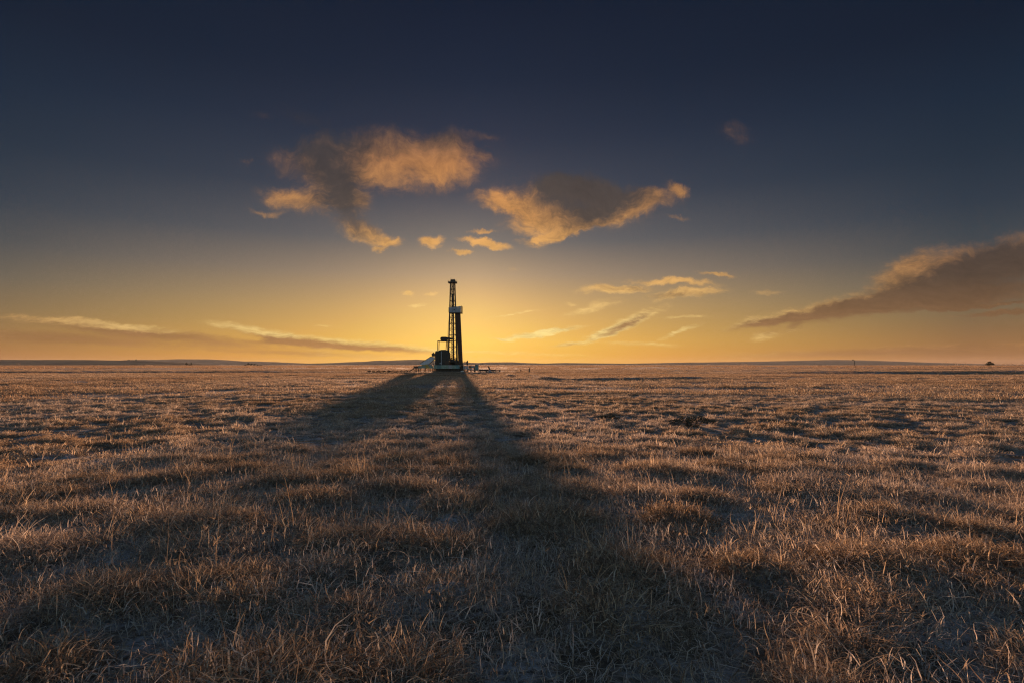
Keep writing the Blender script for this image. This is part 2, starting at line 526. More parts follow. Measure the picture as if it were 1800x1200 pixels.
hill('far_hills', [(-300, 640), (0, 636), (180, 635), (235, 633), (250, 631.8), (285, 632), (310, 630.8), (363, 630.8), (400, 632.5), (423, 635), (445, 634.5), (483, 635.8),
                   (540, 638.5), (580, 637.6), (615, 636), (648, 634.7), (664, 633.3), (674, 633), (680, 633.9), (686, 633), (732, 631.3), (745, 632), (790, 635), (840, 637.2),
                   (860, 636.2), (900, 636), (929, 637.4), (960, 638.2), (991, 637.2), (1060, 638), (1100, 638.4), (1200, 636.7), (1333, 635), (1400, 633.5), (1462, 632),
                   (1500, 632.3), (1525, 633.2), (1600, 636), (1700, 639.4), (1800, 640.5), (2100, 641)], 9000, 1500, 'pale low hills far along the horizon')
hill('left_rise', [(-400, 631), (0, 631.8), (160, 632), (213, 633), (240, 633.2), (260, 634), (300, 637), (330, 640), (345, 642)], 4200, 700, 'low plateau on the left of the horizon')


# ------------------------------------------------------------------ grass
def tuft(name, n, hmin, hmax, rad, width, lean, curl, segs, seed, stalk=False):
    r = np.random.default_rng(seed)
    V_, F_, A_ = [], [], []
    for k in range(n):
        a = r.uniform(0, 2 * math.pi)
        q = rad * math.sqrt(r.random())
        p = np.array([q * math.cos(a), q * math.sin(a), -.02])
        az = a + r.normal(0, .9) if r.random() < .7 else r.uniform(0, 2 * math.pi)
        L = r.uniform(hmin, hmax) * (1.25 - .5 * q / max(rad, 1e-6))
        el = math.radians(90) - abs(r.normal(0, 1)) * lean - .08
        el = max(el, .12)
        w = width * r.uniform(.6, 1.3)
        cu = curl * r.uniform(.3, 1.5)
        base = len(V_)
        side_tw = r.uniform(-.8, .8)
        kink = r.integers(1, segs + 1) if r.random() < .45 else -1
        for s in range(segs + 1):
            f = s / segs
            side = np.array([-math.sin(az + side_tw * f), math.cos(az + side_tw * f), r.normal(0, .25)])
            ww = w * (1 - .85 * f ** 1.5) * .5
            V_.append(p - side * ww); V_.append(p + side * ww)
            A_ += [f, f]
            d = np.array([math.cos(el) * math.cos(az), math.cos(el) * math.sin(az), math.sin(el)])
            p = p + d * L / segs
            if p[2] < .01:
                p[2] = .01 + .01 * r.random()
            el -= cu / segs
            az += r.normal(0, .36)
            if s == kink:
                el -= r.uniform(.5, 1.3)
        for s in range(segs):
            a0 = base + 2 * s
            F_.append((a0, a0 + 1, a0 + 3, a0 + 2))
        if stalk:
            for e in range(5):
                b0 = len(V_)
                c_ = V_[base + 2 * segs] * (1 - .05 * e) + V_[base + 2 * segs - 2] * .05 * e
                o_ = r.normal(0, .012, 3); o_[2] = abs(o_[2]) + .012
                V_ += [c_, c_ + np.array([.004, 0, .004]), c_ + o_ * 1.6]
                A_ += [1, 1, 1]
                F_.append((b0, b0 + 1, b0 + 2))
    me = bpy.data.meshes.new(name)
    me.from_pydata([tuple(q) for q in V_], [], F_)
    at = me.attributes.new('along', 'FLOAT', 'POINT')
    at.data.foreach_set('value', np.array(A_, np.float32))
    me.materials.append(M_grass)
    return bpy.data.objects.new(name, me)


def bank(name, specs):
    c = bpy.data.collections.new(name)
    for i, s in enumerate(specs):
        c.objects.link(tuft(f'{name}_{i:02d}', *s))
    return c


near_bank = bank('tufts_near', (
    [(95, .06, .22, .26, .0056, 1.25, 2.2, 6, 100 + i) for i in range(5)] +            # 0-4 matted straw
    [(60, .14, .38, .16, .0062, 1.0, 2.5, 7, 200 + i) for i in range(4)] +            # 5-8 arching tussock
    [(22, .30, .66, .12, .0068, .75, 2.6, 9, 300 + i) for i in range(3)] +             # 9-11 tall tussock
    [(3, .40, .72, .07, .0058, .20, .45, 7, 400 + i, True) for i in range(3)] +       # 12-14 seed stalks
    [(70, .05, .20, .42, .0055, 4.0, .3, 4, 450 + i) for i in range(3)]))             # 15-17 broken stems lying flat
mid_bank = bank('tufts_mid', (
    [(85, .06, .20, .34, .012, 1.1, 2.0, 4, 500 + i) for i in range(4)] +
    [(45, .12, .34, .20, .012, .9, 2.2, 4, 600 + i) for i in range(2)]))
far_bank = bank('tufts_far', [(150, .08, .26, 1.1, .028, .8, 1.3, 2, 700 + i) for i in range(4)])
vfar_bank = bank('tufts_very_far', [(140, .18, .42, 7.0, .22, .4, .5, 2, 800 + i) for i in range(3)])


def scatter(name, label, coll, pos, rot, scl, idx, tint):
    me = bpy.data.meshes.new(name)
    n = len(pos)
    me.vertices.add(n)
    me.vertices.foreach_set('co', pos.astype(np.float32).ravel())
    for nm, ty, key, arr in (('rot', 'FLOAT_VECTOR', 'vector', rot), ('scl', 'FLOAT_VECTOR', 'vector', scl), ('idx', 'INT', 'value', idx), ('tint', 'FLOAT', 'value', tint)):
        at = me.attributes.new(nm, ty, 'POINT')
        at.data.foreach_set(key, np.ascontiguousarray(arr, np.int32 if ty == 'INT' else np.float32).ravel())
    o = bpy.data.objects.new(name, me)
    COL.objects.link(o)
    me.materials.append(M_grass)
    ng = bpy.data.node_groups.new(name + '_scatter', 'GeometryNodeTree')
    ng.interface.new_socket('Geometry', in_out='INPUT', socket_type='NodeSocketGeometry')
    ng.interface.new_socket('Geometry', in_out='OUTPUT', socket_type='NodeSocketGeometry')
    N = ng.nodes; L = ng.links
    gi = N.new('NodeGroupInput'); go = N.new('NodeGroupOutput')
    ci = N.new('GeometryNodeCollectionInfo'); ci.inputs['Collection'].default_value = coll
    ci.inputs['Separate Children'].default_value = True; ci.inputs['Reset Children'].default_value = True
    ip = N.new('GeometryNodeInstanceOnPoints'); ip.inputs['Pick Instance'].default_value = True

    def na(nm, ty):
        q = N.new('GeometryNodeInputNamedAttribute'); q.data_type = ty; q.inputs['Name'].default_value = nm
        return q.outputs['Attribute']
    L.new(gi.outputs[0], ip.inputs['Points']); L.new(ci.outputs[0], ip.inputs['Instance'])
    L.new(na('idx', 'INT'), ip.inputs['Instance Index']); L.new(na('scl', 'FLOAT_VECTOR'), ip.inputs['Scale'])
    er = N.new('FunctionNodeEulerToRotation')
    L.new(na('rot', 'FLOAT_VECTOR'), er.inputs[0]); L.new(er.outputs[0], ip.inputs['Rotation'])
    L.new(ip.outputs[0], go.inputs[0])
    md = o.modifiers.new('scatter', 'NODES'); md.node_group = ng
    tag(o, label, kind='stuff')
    return o


def wedge(n, r0, r1, half=50):
    r = np.sqrt(rng.uniform(r0 * r0, r1 * r1, n)); a = np.radians(rng.uniform(-half, half, n))
    return r * np.sin(a), r * np.cos(a)


def pad(x, y):      # trampled, grass-free ground round the rig
    return np.hypot((x + 16) / 22, (y - 170) / 11) < 1


def put(name, label, coll, x, y, idx, s, tint, sz=None):
    n = len(x)
    z = height(x, y)
    rot = np.stack([rng.normal(0, .10, n), rng.normal(0, .10, n), rng.uniform(0, 2 * math.pi, n)], -1)
    sz = np.ones(n) if sz is None else sz
    scatter(name, label, coll, np.stack([x, y, z], -1), rot, np.stack([s, s, s * sz], -1), idx, tint)


def frostiness(x, y):
    return np.clip(.5 + 2.2 * fbm(x / 6 + 9, y / 4, 3), 0, 1)


# near: matted straw everywhere but the bare frosty hollows, tussocks in drifts, a few stalks
x, y = wedge(17000, 1.6, 13)
pn = clumps(x, y)
lx, ly = wedge(5200, 1.6, 13)
keep = rng.random(len(x)) < np.where(pn > .02, .40 + .60 * sst(pn, 0, .35), .06)
x, y, pn = x[keep], y[keep], pn[keep]
n = len(x)
k = rng.random(n)
idx = np.where(k < .80 - .45 * sst(pn, .1, .6), rng.integers(0, 5, n), np.where(k < .955, rng.integers(5, 9, n), np.where(k < .988, rng.integers(9, 12, n), rng.integers(12, 15, n))))
s = rng.uniform(.5, 1.15, n) * (.42 + .80 * sst(pn, 0, .6))
tint = frostiness(x, y) * rng.uniform(.3, 1.1, n) - .75 * np.clip(fbm(x / 1.9 + 31, y / 1.4, 3) * 2.4, 0, 1)
# taller wispy growth: a drift on the left and scattered clumps in front
tx, ty = [], []
for cx_, cy_, sp, cnt in ((-6.6, 12.0, 1.5, 46), (-4.4, 8.6, 1.0, 20), (-.42, 6.2, .16, 9), (-1.5, 5.4, .3, 7), (3.2, 5.6, .3, 9), (2.2, 5.0, .25, 7), (.5, 3.9, .25, 6), (-2.4, 4.2, .4, 9), (4.6, 9.5, .8, 10)):
    tx.append(rng.normal(cx_, sp, cnt)); ty.append(rng.normal(cy_, sp * .7, cnt))
tx = np.concatenate(tx); ty = np.concatenate(ty); nt2 = len(tx)
x = np.concatenate([x, tx]); y = np.concatenate([y, ty]); idx = np.concatenate([idx, rng.integers(9, 15, nt2)])
s = np.concatenate([s, rng.uniform(.6, 1.05, nt2)]); tint = np.concatenate([tint, rng.uniform(-.3, .4, nt2)])
nl = len(lx)
x = np.concatenate([x, lx]); y = np.concatenate([y, ly]); idx = np.concatenate([idx, rng.integers(15, 18, nl)])
s = np.concatenate([s, rng.uniform(.7, 1.2, nl)]); tint = np.concatenate([tint, rng.uniform(-.3, 1.2, nl)])
put('dry_grass', 'frosted dry grass tussocks growing in the foreground', near_bank, x, y, idx, s, tint, np.where(idx >= 9, .9, .70))

x, y = wedge(80000, 12, 42)
pn = clumps(x, y)
keep = rng.random(len(x)) < np.where(pn > .02, .45 + .55 * sst(pn, 0, .35), .14)
x, y, pn = x[keep], y[keep], pn[keep]
n = len(x)
idx = np.where(rng.random(n) < .86 - .4 * pn, rng.integers(0, 4, n), rng.integers(4, 6, n))
s = rng.uniform(.5, 1.05, n) * (.55 + .6 * sst(pn, 0, .6))
put('dry_grass', 'short dry grass across the middle of the prairie', mid_bank, x, y, idx, s, frostiness(x, y) * rng.uniform(.2, 1.1, n) - .7 * np.clip(fbm(x / 3 + 31, y / 2, 3) * 2.4, 0, 1), np.where(idx >= 4, .9, .74))

x, y = wedge(95000, 40, 260, 48)
kr = rng.random(len(x)) < np.clip(110 / np.hypot(x, y), .4, 1)
x, y = x[kr], y[kr]
pn = fbm(x / 7 + 5, y / 3 + 2, 3)
keep = (rng.random(len(x)) < sst(pn, -.16, .10) * .9 + .10) & ~pad(x, y)
x, y, pn = x[keep], y[keep], pn[keep]
n = len(x)
put('dry_grass', 'dry grass round the drilling rig', far_bank, x, y, rng.integers(0, 4, n), rng.uniform(.7, 1.2, n), frostiness(x / 4, y / 4) * .5 - .32 - .5 * np.clip(fbm(x / 45 + 8, y / 9, 3) * 2.5 + .1, 0, 1) * sst(np.hypot(x, y), 45, 140), rng.uniform(.6, 1.0, n))

x, y = wedge(42000, 250, 3200, 47)
w_ = 250 / np.hypot(x, y)
keep = rng.random(len(x)) < np.clip(w_ * 4, .25, 1)
x, y = x[keep], y[keep]
n = len(x)
put('dry_grass', 'dry grass on the far plain below the hills', vfar_bank, x, y, rng.integers(0, 3, n), rng.uniform(.7, 1.3, n), -.52 - .6 * fbm(x / 300, y / 45, 3), rng.uniform(.7, 1.2, n))


# ------------------------------------------------------------------ drilling rig
RD = 167.0                                     # distance of the rig
PX = RD / 1000.0                               # metres per photograph pixel there
RX0 = (796 - 900) * PX


def rx(px):
    return (px - 796) * PX


def rz(py):
    return (653 - py) * PX


class MB:
    def __init__(self):
        self.v = []; self.f = []

    def add(self, vs_, fs_):
        b_ = len(self.v)
        self.v += [tuple(q) for q in vs_]
        self.f += [tuple(i + b_ for i in q) for q in fs_]
        return self

    def box(self, x0, x1, y0, y1, z0, z1, bev=0.0):
        bm = [(x0, y0, z0), (x1, y0, z0), (x1, y1, z0), (x0, y1, z0), (x0, y0, z1), (x1, y0, z1), (x1, y1, z1), (x0, y1, z1)]
        return self.add(bm, [(3, 2, 1, 0), (4, 5, 6, 7), (0, 1, 5, 4), (1, 2, 6, 5), (2, 3, 7, 6), (3, 0, 4, 7)])

    def bar(self, a, b_, w, d=None):
        a = Vector(a); b_ = Vector(b_); d = d or w
        z = (b_ - a).normalized()
        x_ = z.cross(Vector((0, 0, 1)))
        if x_.length < 1e-3:
            x_ = Vector((1, 0, 0))
        x_.normalize(); y_ = z.cross(x_)
        vs_ = []
        for p_ in (a, b_):
            for sx, sy in ((-1, -1), (1, -1), (1, 1), (-1, 1)):
                vs_.append(p_ + x_ * sx * w / 2 + y_ * sy * d / 2)
        return self.add(vs_, [(3, 2, 1, 0), (4, 5, 6, 7), (0, 1, 5, 4), (1, 2, 6, 5), (2, 3, 7, 6), (3, 0, 4, 7)])

    def tube(self, a, b_, r0, r1=None, n=10):
        a = Vector(a); b_ = Vector(b_); r1 = r0 if r1 is None else r1
        z = (b_ - a).normalized()
        x_ = z.cross(Vector((0, 0, 1)))
        if x_.length < 1e-3:
            x_ = Vector((1, 0, 0))
        x_.normalize(); y_ = z.cross(x_)
        vs_ = []
        for p_, r in ((a, r0), (b_, r1)):
            for k_ in range(n):
                q = 2 * math.pi * k_ / n
                vs_.append(p_ + (x_ * math.cos(q) + y_ * math.sin(q)) * r)
        fs_ = [(k_, (k_ + 1) % n, n + (k_ + 1) % n, n + k_) for k_ in range(n)]
        fs_ += [tuple(range(n - 1, -1, -1)), tuple(range(n, 2 * n))]
        return self.add(vs_, fs_)

    def prism(self, poly, y0, y1):
        n = len(poly)                          # polygon in x, z pushed along y
        vs_ = [(x_, y0, z_) for x_, z_ in poly] + [(x_, y1, z_) for x_, z_ in poly]
        fs_ = [tuple(range(n)), tuple(range(2 * n - 1, n - 1, -1))]
        fs_ += [(k_, n + k_, n + (k_ + 1) % n, (k_ + 1) % n) for k_ in range(n)]
        return self.add(vs_, fs_)

    def build(self, name, mat, parent=None, bevel=0.0, label=None):
        o = mesh_obj(name, self.v, self.f, mat, parent)
        import bmesh
        bm = bmesh.new(); bm.from_mesh(o.data)
        bmesh.ops.recalc_face_normals(bm, faces=bm.faces)
        bm.to_mesh(o.data); bm.free()
        if bevel:
            md = o.modifiers.new('bevel', 'BEVEL'); md.width = bevel; md.segments = 2; md.limit_method = 'ANGLE'
        if label:
            o['label'] = label
        return o


def thing(name, label, cat, loc=(0, 0, 0), group=None, rot=0.0):
    o = bpy.data.objects.new(name, None)
    o.empty_display_size = .3
    COL.objects.link(o)
    o.location = loc
    o.rotation_euler = (0, 0, rot)
    return tag(o, label, cat, group)


def at_rig(dx_=0.0, dy_=0.0, z=0.0):
    return (RX0 + dx_, RD + dy_, z)


DECK = rz(641.5)
rig = thing('drilling_rig', 'tall dark drilling rig mast standing on its raised deck against the sunset', 'drilling rig', at_rig())

# mast: four legs leaning in towards the crown, girts and diagonals between them
MB0, MT = DECK, rz(498)
WB, WTp = 1.32, .62
TH = math.radians(11)


def leg_pt(i, z):
    f = (z - MB0) / (MT - MB0)
    w = WB + (WTp - WB) * f
    sx, sy = ((-1, -1), (1, -1), (1, 1), (-1, 1))[i % 4]
    x_, y_ = sx * w, sy * w * .9
    return Vector((x_ * math.cos(TH) - y_ * math.sin(TH) - .05 + .0 * f, x_ * math.sin(TH) + y_ * math.cos(TH), z))


for i in range(4):
    MB().bar(leg_pt(i, MB0), leg_pt(i, MT), .20).build('mast_leg', M_dark, rig)
zs = np.linspace(MB0 + .4, MT - .15, 15)
for z_ in zs[1:-1]:
    m_ = MB()
    for i in range(4):
        m_.bar(leg_pt(i, z_), leg_pt(i + 1, z_), .09)
    m_.build('mast_girt', M_dark, rig)
m_ = MB()
for i in range(4):
    for k_ in range(len(zs) - 1):
        if i == 0 and 2 < k_ < 13 and k_ % 2:
            continue
        a_, c_ = (i, i + 1) if (k_ + i) % 2 else (i + 1, i)
        m_.bar(leg_pt(a_, zs[k_]), leg_pt(c_, zs[k_ + 1]), .085)
tag(m_.build('mast_bracing', M_dark, rig), kind='stuff')
# ladder up the middle of the back face
m_ = MB()
for s_ in (-.2, .2):
    m_.bar((.12 + s_, 1.05, MB0), (.02 + s_, .52, MT), .06)
for z_ in np.arange(MB0 + .3, MT - .3, .42):
    f_ = (z_ - MB0) / (MT - MB0)
    m_.bar((-.08 - .1 * f_, 1.05 - .53 * f_, z_), (.32 - .1 * f_, 1.05 - .53 * f_, z_), .045)
m_.build('ladder', M_dark, rig)
m_ = MB().tube((.45, -1.0, MB0), (.28, -.5, rz(548)), .075)
m_.build('standpipe', M_dark, rig)

# crown
crown = MB().box(rx(788), rx(803), -1.2, 1.2, MT, MT + .34).build('crown_platform', M_dark, rig, .04)
m_ = MB()
for x_ in (rx(788.3), rx(795.5), rx(802.7)):
    for y_ in (-1.17, 1.17):
        m_.bar((x_, y_, MT + .3), (x_, y_, MT + .85), .05)
for y_ in (-1.17, 1.17):
    m_.bar((rx(788.3), y_, MT + .62), (rx(802.7), y_, MT + .62), .045)
tag(m_.build('crown_rail', M_dark, crown), kind='stuff')
cb = MB().box(rx(792), rx(800.4), -.5, .5, MT + .36, MT + .95).build('crown_block', M_dark, rig, .05)
for k_ in range(4):
    x_ = rx(793.2 + 2 * k_)
    MB().tube((x_ - .09, 0, MT + .86), (x_ + .09, 0, MT + .86), .36, n=18).build('sheave', M_dark, cb)
MB().tube((rx(792.5), 0, MT + .9), (rx(792.5), 0, MT + 1.55), .035).build('aviation_light_mast', M_dark, cb)

for s_ in (-.27, .27):
    MB().bar((s_ + .02, -.35, MB0), (s_ * .9 - .02, -.3, MT), .2).build('guide_rail', M_dark, rig)
# travelling block, hook and lines
tb = MB().prism([(-.34, rz(531)), (.30, rz(531)), (.36, rz(526)), (.28, rz(517)), (-.32, rz(517)), (-.38, rz(526))], -.3, .3).build('travelling_block', M_dark, rig, .06)
MB().tube((-.02, 0, rz(531)), (-.02, 0, rz(536)), .16, .10).build('hook', M_dark, tb)
m_ = MB()
for x_ in (-.24, -.08, .1, .25):
    m_.bar((x_ * 1.2, -.05 * x_, rz(518)), (x_, 0, MT), .09)
m_.bar((rx(783), .4, rz(628)), (-.3, .2, MT), .045)
m_.build('drilling_line', M_dark, rig)
m_ = MB().tube((-.02, 0, rz(536)), (0, 0, rz(552)), .22, .26).tube((0, 0, rz(552)), (.02, 0, DECK), .10)
m_.build('kelly', M_dark, rig)
# hose looping from the standpipe to the swivel
m_ = MB()
pts = []
for k_ in range(15):
    f_ = k_ / 14
    pts.append(Vector((.30 - .75 * math.sin(f_ * math.pi) - .3 * f_, -.4 + .35 * f_, rz(553) - 3.2 * math.sin(f_ * math.pi) * (1 - .3 * f_) - 1.0 * f_ + 1.0 * f_)))
for a_, c_ in zip(pts, pts[1:]):
    m_.tube(a_, c_, .06, n=7)
m_.build('rotary_hose', M_dark, rig)

# racking board with its windbreak of grey sheets
Z0, Z1 = rz(550.3), rz(541)
bd = MB().box(rx(789.6), rx(812.4), -1.35, 1.7, Z0 - .12, Z0).build('racking_board', M_dark, rig, .02)
xs = np.linspace(rx(790.6), rx(811.2), 5)
for k_ in range(4):
    lift = .10 * k_
    MB().prism([(xs[k_] + .02, Z0), (xs[k_ + 1] - .02, Z0), (xs[k_ + 1] - .02, Z1 + lift), (xs[k_] + .02, Z1 + lift - .08)], -1.50, -1.44).build('windbreak_sheet', M_galv, bd, .01)
for k_ in range(3):
    y_ = -1.35 + k_ * 1.0
    MB().box(rx(811.5), rx(812.3), y_, y_ + .94, Z0, Z1 + .42).build('windbreak_sheet', M_dark, bd, .01, 'dark end sheet')
    MB().box(rx(789.4), rx(789.9), y_, y_ + .94, Z0, Z1 - .1).build('windbreak_sheet', M_dark, bd, .01, 'dark end sheet')
MB().tube((rx(799.5), -1.62, (Z0 + Z1) / 2), (rx(799.5), -1.50, (Z0 + Z1) / 2), .17, n=14).build('round_lamp_housing', M_dark, bd)
for k_ in range(6):
    MB().bar((rx(802) + .22 * k_, -.7, Z0 + .06), (rx(802) + .22 * k_, 1.6, Z0 + .06), .06).build('racking_finger', M_dark, bd)

# drill pipe racked upright in the fingers
pb = MB().box(rx(804.8), rx(814.2), -.75, 1.15, DECK, DECK + .18).build('setback_mat', M_wood, rig)
for r_ in range(6):
    for k_ in range(8):
        x0_ = rx(806.4) + k_ * .148 + rng.normal(0, .012) + .03 * (r_ % 2)
        x1_ = rx(802.0) + k_ * .148 + rng.normal(0, .012) + .03 * (r_ % 2)
        y_ = -.55 + r_ * .27
        MB().tube((x0_, y_, DECK + .18), (x1_, y_ + .1, rz(549) + rng.uniform(0, 1.3)), .075, n=8).build('drill_pipe', M_rust, pb)

# deck and its skirt of painted sheets
deck = MB().box(rx(764), rx(814.5), -2.6, 2.6, DECK - .12, DECK).build('rig_floor', M_dark, rig)
xs = np.linspace(rx(764.2), rx(809.5), 8)
for k_ in range(7):
    MB().box(xs[k_] + .015, xs[k_ + 1] - .015, -2.74, -2.66, rz(647.2), rz(641.8) + .1).build('skirt_sheet', (M_green, M_teal, M_green, M_green, M_grey, M_green, M_teal)[k_], deck, .012)
for x_ in np.linspace(rx(766), rx(812), 9):
    for y_ in (-2.2, 0, 2.2):
        MB().bar((x_, y_, -.1), (x_, y_, DECK - .12), .22).build('substructure_post', M_dark, deck)
for y_ in (-2.2, 0, 2.2):
    MB().box(rx(763), rx(815), y_ - .2, y_ + .2, -.15, .32).build('skid_beam', M_dark, deck)
for k_ in range(6):
    x_ = rx(767 + 8 * k_)
    MB().box(x_, x_ + 1.30, -1.6, 1.6, .02, DECK - .14 - rng.uniform(0, .12)).build('shade_filler', M_dark, deck, .04)  # dark boxes added to block light gaps and fill the shade under the deck

# drawworks beside the mast foot
dw = MB().box(rx(791.5), rx(803.5), .2, 2.2, DECK, rz(637)).build('drawworks_frame', M_dark, rig, .04)
MB().tube((rx(793), -.3, rz(634.5)), (rx(799.5), -.3, rz(634.5)), .62, n=20).build('winch_drum', M_dark, dw)
for x_ in (rx(792.8), rx(799.6)):
    MB().tube((x_ - .05, -.3, rz(634.5)), (x_ + .05, -.3, rz(634.5)), .82, n=20).build('drum_flange', M_dark, dw)
MB().prism([(rx(800.5), DECK), (rx(805.5), DECK), (rx(805), rz(634)), (rx(803.4), rz(628)), (rx(801.6), rz(628.5)), (rx(800.2), rz(634))], -.6, .7).build('engine', M_dark, dw, .06)
MB().tube((rx(791.8), -.9, rz(632)), (rx(795.5), -.9, rz(626.5)), .10).build('brake_lever', M_red, dw)
MB().box(rx(783.5), rx(791.5), -2.1, -1.0, DECK, rz(634)).build('gearbox', M_rust, dw, .07)
m_ = MB()
for x_ in np.linspace(rx(809), rx(820), 5):
    m_.bar((x_, -2.55, DECK), (x_, -2.55, DECK + 1.1), .06)
for z_ in (.55, 1.1):
    m_.bar((rx(809), -2.55, DECK + z_), (rx(820), -2.55, DECK + z_), .05)
m_.build('hand_rail', M_dark, rig)

# canopy frame on four posts carrying a long drum
cf = MB().box(rx(769.6), rx(793.5), -1.1, 1.1, rz(600.3), rz(598.9)).build('canopy_frame', M_dark, rig, .03)
for px_, y_ in ((770.3, -1.0), (785.3, -1.0), (771.2, 1.0), (786.2, 1.0)):
    MB().bar((rx(px_) - .12, y_, rz(619)), (rx(px_), y_, rz(600)), .17).build('canopy_post', M_dark, cf)
MB().prism([(rx(774.3), rz(596.8)), (rx(775), rz(598)), (rx(788), rz(597.4)), (rx(796.5), rz(596.4)), (rx(797), rz(594.4)), (rx(789), rz(593.2)), (rx(784), rz(592.2)), (rx(778), rz(592.2)), (rx(775), rz(592.9))], -.8, .8).build('canopy_top', M_tarp, cf, .06)
MB().box(rx(776.5), rx(786.2), -.75, .75, rz(598.8), rz(597.4)).build('shadow_block', M_tarp, cf, .04)  # extra block added in the gap to strengthen the canopy's cast shadow
for px_ in (775.6, 779, 786.5, 790.5):
    MB().bar((rx(px_), -.7, rz(600)), (rx(px_ + .8), -.7, rz(597)), .12).build('strut', M_dark, cf)

# engine house under its tarpaulin
hs = thing('engine_house', 'dark round-topped engine house under tarpaulin beside the mast foot', 'shed', at_rig(0, -.2, DECK))
top = [(766.3, 641.5), (766.3, 619), (767.8, 617.2), (770.5, 617.6), (773.5, 615.6), (777.5, 614.6), (783.5, 614.5), (786.2, 615.4), (787.8, 617.5), (790.2, 619.5), (791, 624), (791.2, 641.5)]
bodyo = MB().prism([(rx(a_), rz(b_) - DECK) for a_, b_ in top], -1.9, 1.9).build('tarpaulin_body', M_tarp, hs, .08)
for px_ in (769.5, 773, 780.5, 784, 788):
    zt = np.interp(px_, [a_ for a_, _ in top[1:-1]], [rz(b_) - DECK for _, b_ in top[1:-1]])
    MB().bar((rx(px_), -1.93, 0), (rx(px_), -1.93, zt - .15), .08).build('rib', M_dark, hs)
MB().tube((rx(777.8), -2.15, .1), (rx(777.6), -2.15, rz(617.3) - DECK), .14).build('exhaust_pipe', M_grey, hs)
MB().box(rx(774.5), rx(776.3), -1.99, -1.93, .35, .8).build('vent_plate', M_grey, hs, .01)
for a_, b_ in ((767.2, 616.2), (769.2, 616.8)):
    MB().tube((rx(a_), -.6, rz(619) - DECK), (rx(a_), -.6, rz(b_) - DECK), .16).build('vent_cap', M_dark, hs)

# grey chute sloping down on the left
ch = thing('pipe_chute', 'pale grey sheet-metal chute sloping down left of the engine house', 'chute', at_rig(0, -.6, 0))
MB().prism([(rx(740.4), rz(638.6)), (rx(745), rz(635.6)), (rx(759.2), rz(626.4)), (rx(764.8), rz(627)), (rx(764.6), rz(631.4)), (rx(753.5), rz(640.6)), (rx(740.4), rz(641))], -1.1, 1.1).build('trough', M_sheet, ch, .05)
MB().bar((rx(740), -1.12, rz(638.5)), (rx(759.4), -1.12, rz(625.9)), .12, .1).build('edge_rail', M_dark, ch)
MB().box(rx(760), rx(764.9), -.9, .9, rz(626.2), rz(620.6)).build('hopper', M_dark, ch, .1)
MB().tube((rx(762.4), 0, rz(620.6)), (rx(762.6), 0, rz(618.9)), .2, .14).build('hopper_cap', M_dark, ch)
for a_, b_ in ((743.5, 641), (762.5, 632)):
    MB().bar((rx(a_), -.8, rz(641.8)), (rx(a_), -.8, rz(b_)), .14).build('prop', M_dark, ch)

# low side platform with drums on it
pf = thing('side_platform', 'low dark platform on short legs at the left end of the rig', 'platform', at_rig(0, -.6, 0))
MB().box(rx(729.2), rx(763.4), -1.5, 1.5, rz(646.8), rz(645.0)).build('platform_deck', M_dark, pf, .02)
for a_, b_, t__, mm in ((730, 737, 643.6, M_dark), (737.3, 743.5, 642.8, M_green), (744, 750, 642.6, M_green), (750.4, 756.6, 643.2, M_yellow), (757, 763.2, 642.4, M_green)):
    MB().box(rx(a_), rx(b_), -1.58, -1.52, rz(646.9), rz(t__)).build('toe_sheet', mm, pf, .015)
for k_, px_ in enumerate((730, 734.5, 738.5, 747.5, 755.5, 762)):
    for y_ in (-1.3, 1.3):
        MB().bar((rx(px_), y_, -.15), (rx(px_), y_, rz(646.6)), .17).build('platform_leg', M_dark, pf)
for px_ in (729.6, 737, 744):
    MB().bar((rx(px_), -1.45, rz(645)), (rx(px_), -1.45, rz(642.8)), .09).build('rail_post', M_dark, pf)
MB().bar((rx(729.6), -1.45, rz(643)), (rx(745), -1.45, rz(642.4)), .08).build('rail', M_dark, pf)
for k_, (px_, r_, mm, lb) in enumerate(((745.8, .36, M_yellow, 'yellow drum lying on the left platform nearest the chute foot'), (751.6, .44, M_yellow, 'larger yellow drum lying in the middle of the left platform'),
                                        (757.6, .40, M_green, 'green drum lying on the platform close to the engine house'))):
    d_ = thing('oil_drum', lb, 'drum', at_rig(rx(px_), -1.7, rz(645.0)), 'drums lying on the left platform')
    MB().tube((-.45, 0, r_), (.45, 0, r_), r_, n=18).build('drum_body', mm, d_, .02)
    for x_ in (-.44, -.15, .15, .44):
        MB().tube((x_ - .02, 0, r_), (x_ + .02, 0, r_), r_ + .015, n=18).build('drum_hoop', M_dark, d_)
rp = thing('access_ramp', 'small dark ramp leaning on the left end of the platform', 'ramp', at_rig(0, -.6, 0))
MB().bar((rx(720.5), 0, .05), (rx(729.3), 0, rz(646.4)), 1.4, .12).build('ramp_plank', M_wood, rp)
for y_ in (-.62, .62):
    MB().bar((rx(720.8), y_, .22), (rx(729.0), y_, rz(646.2) + .16), .08).build('ramp_kerb', M_dark, rp)

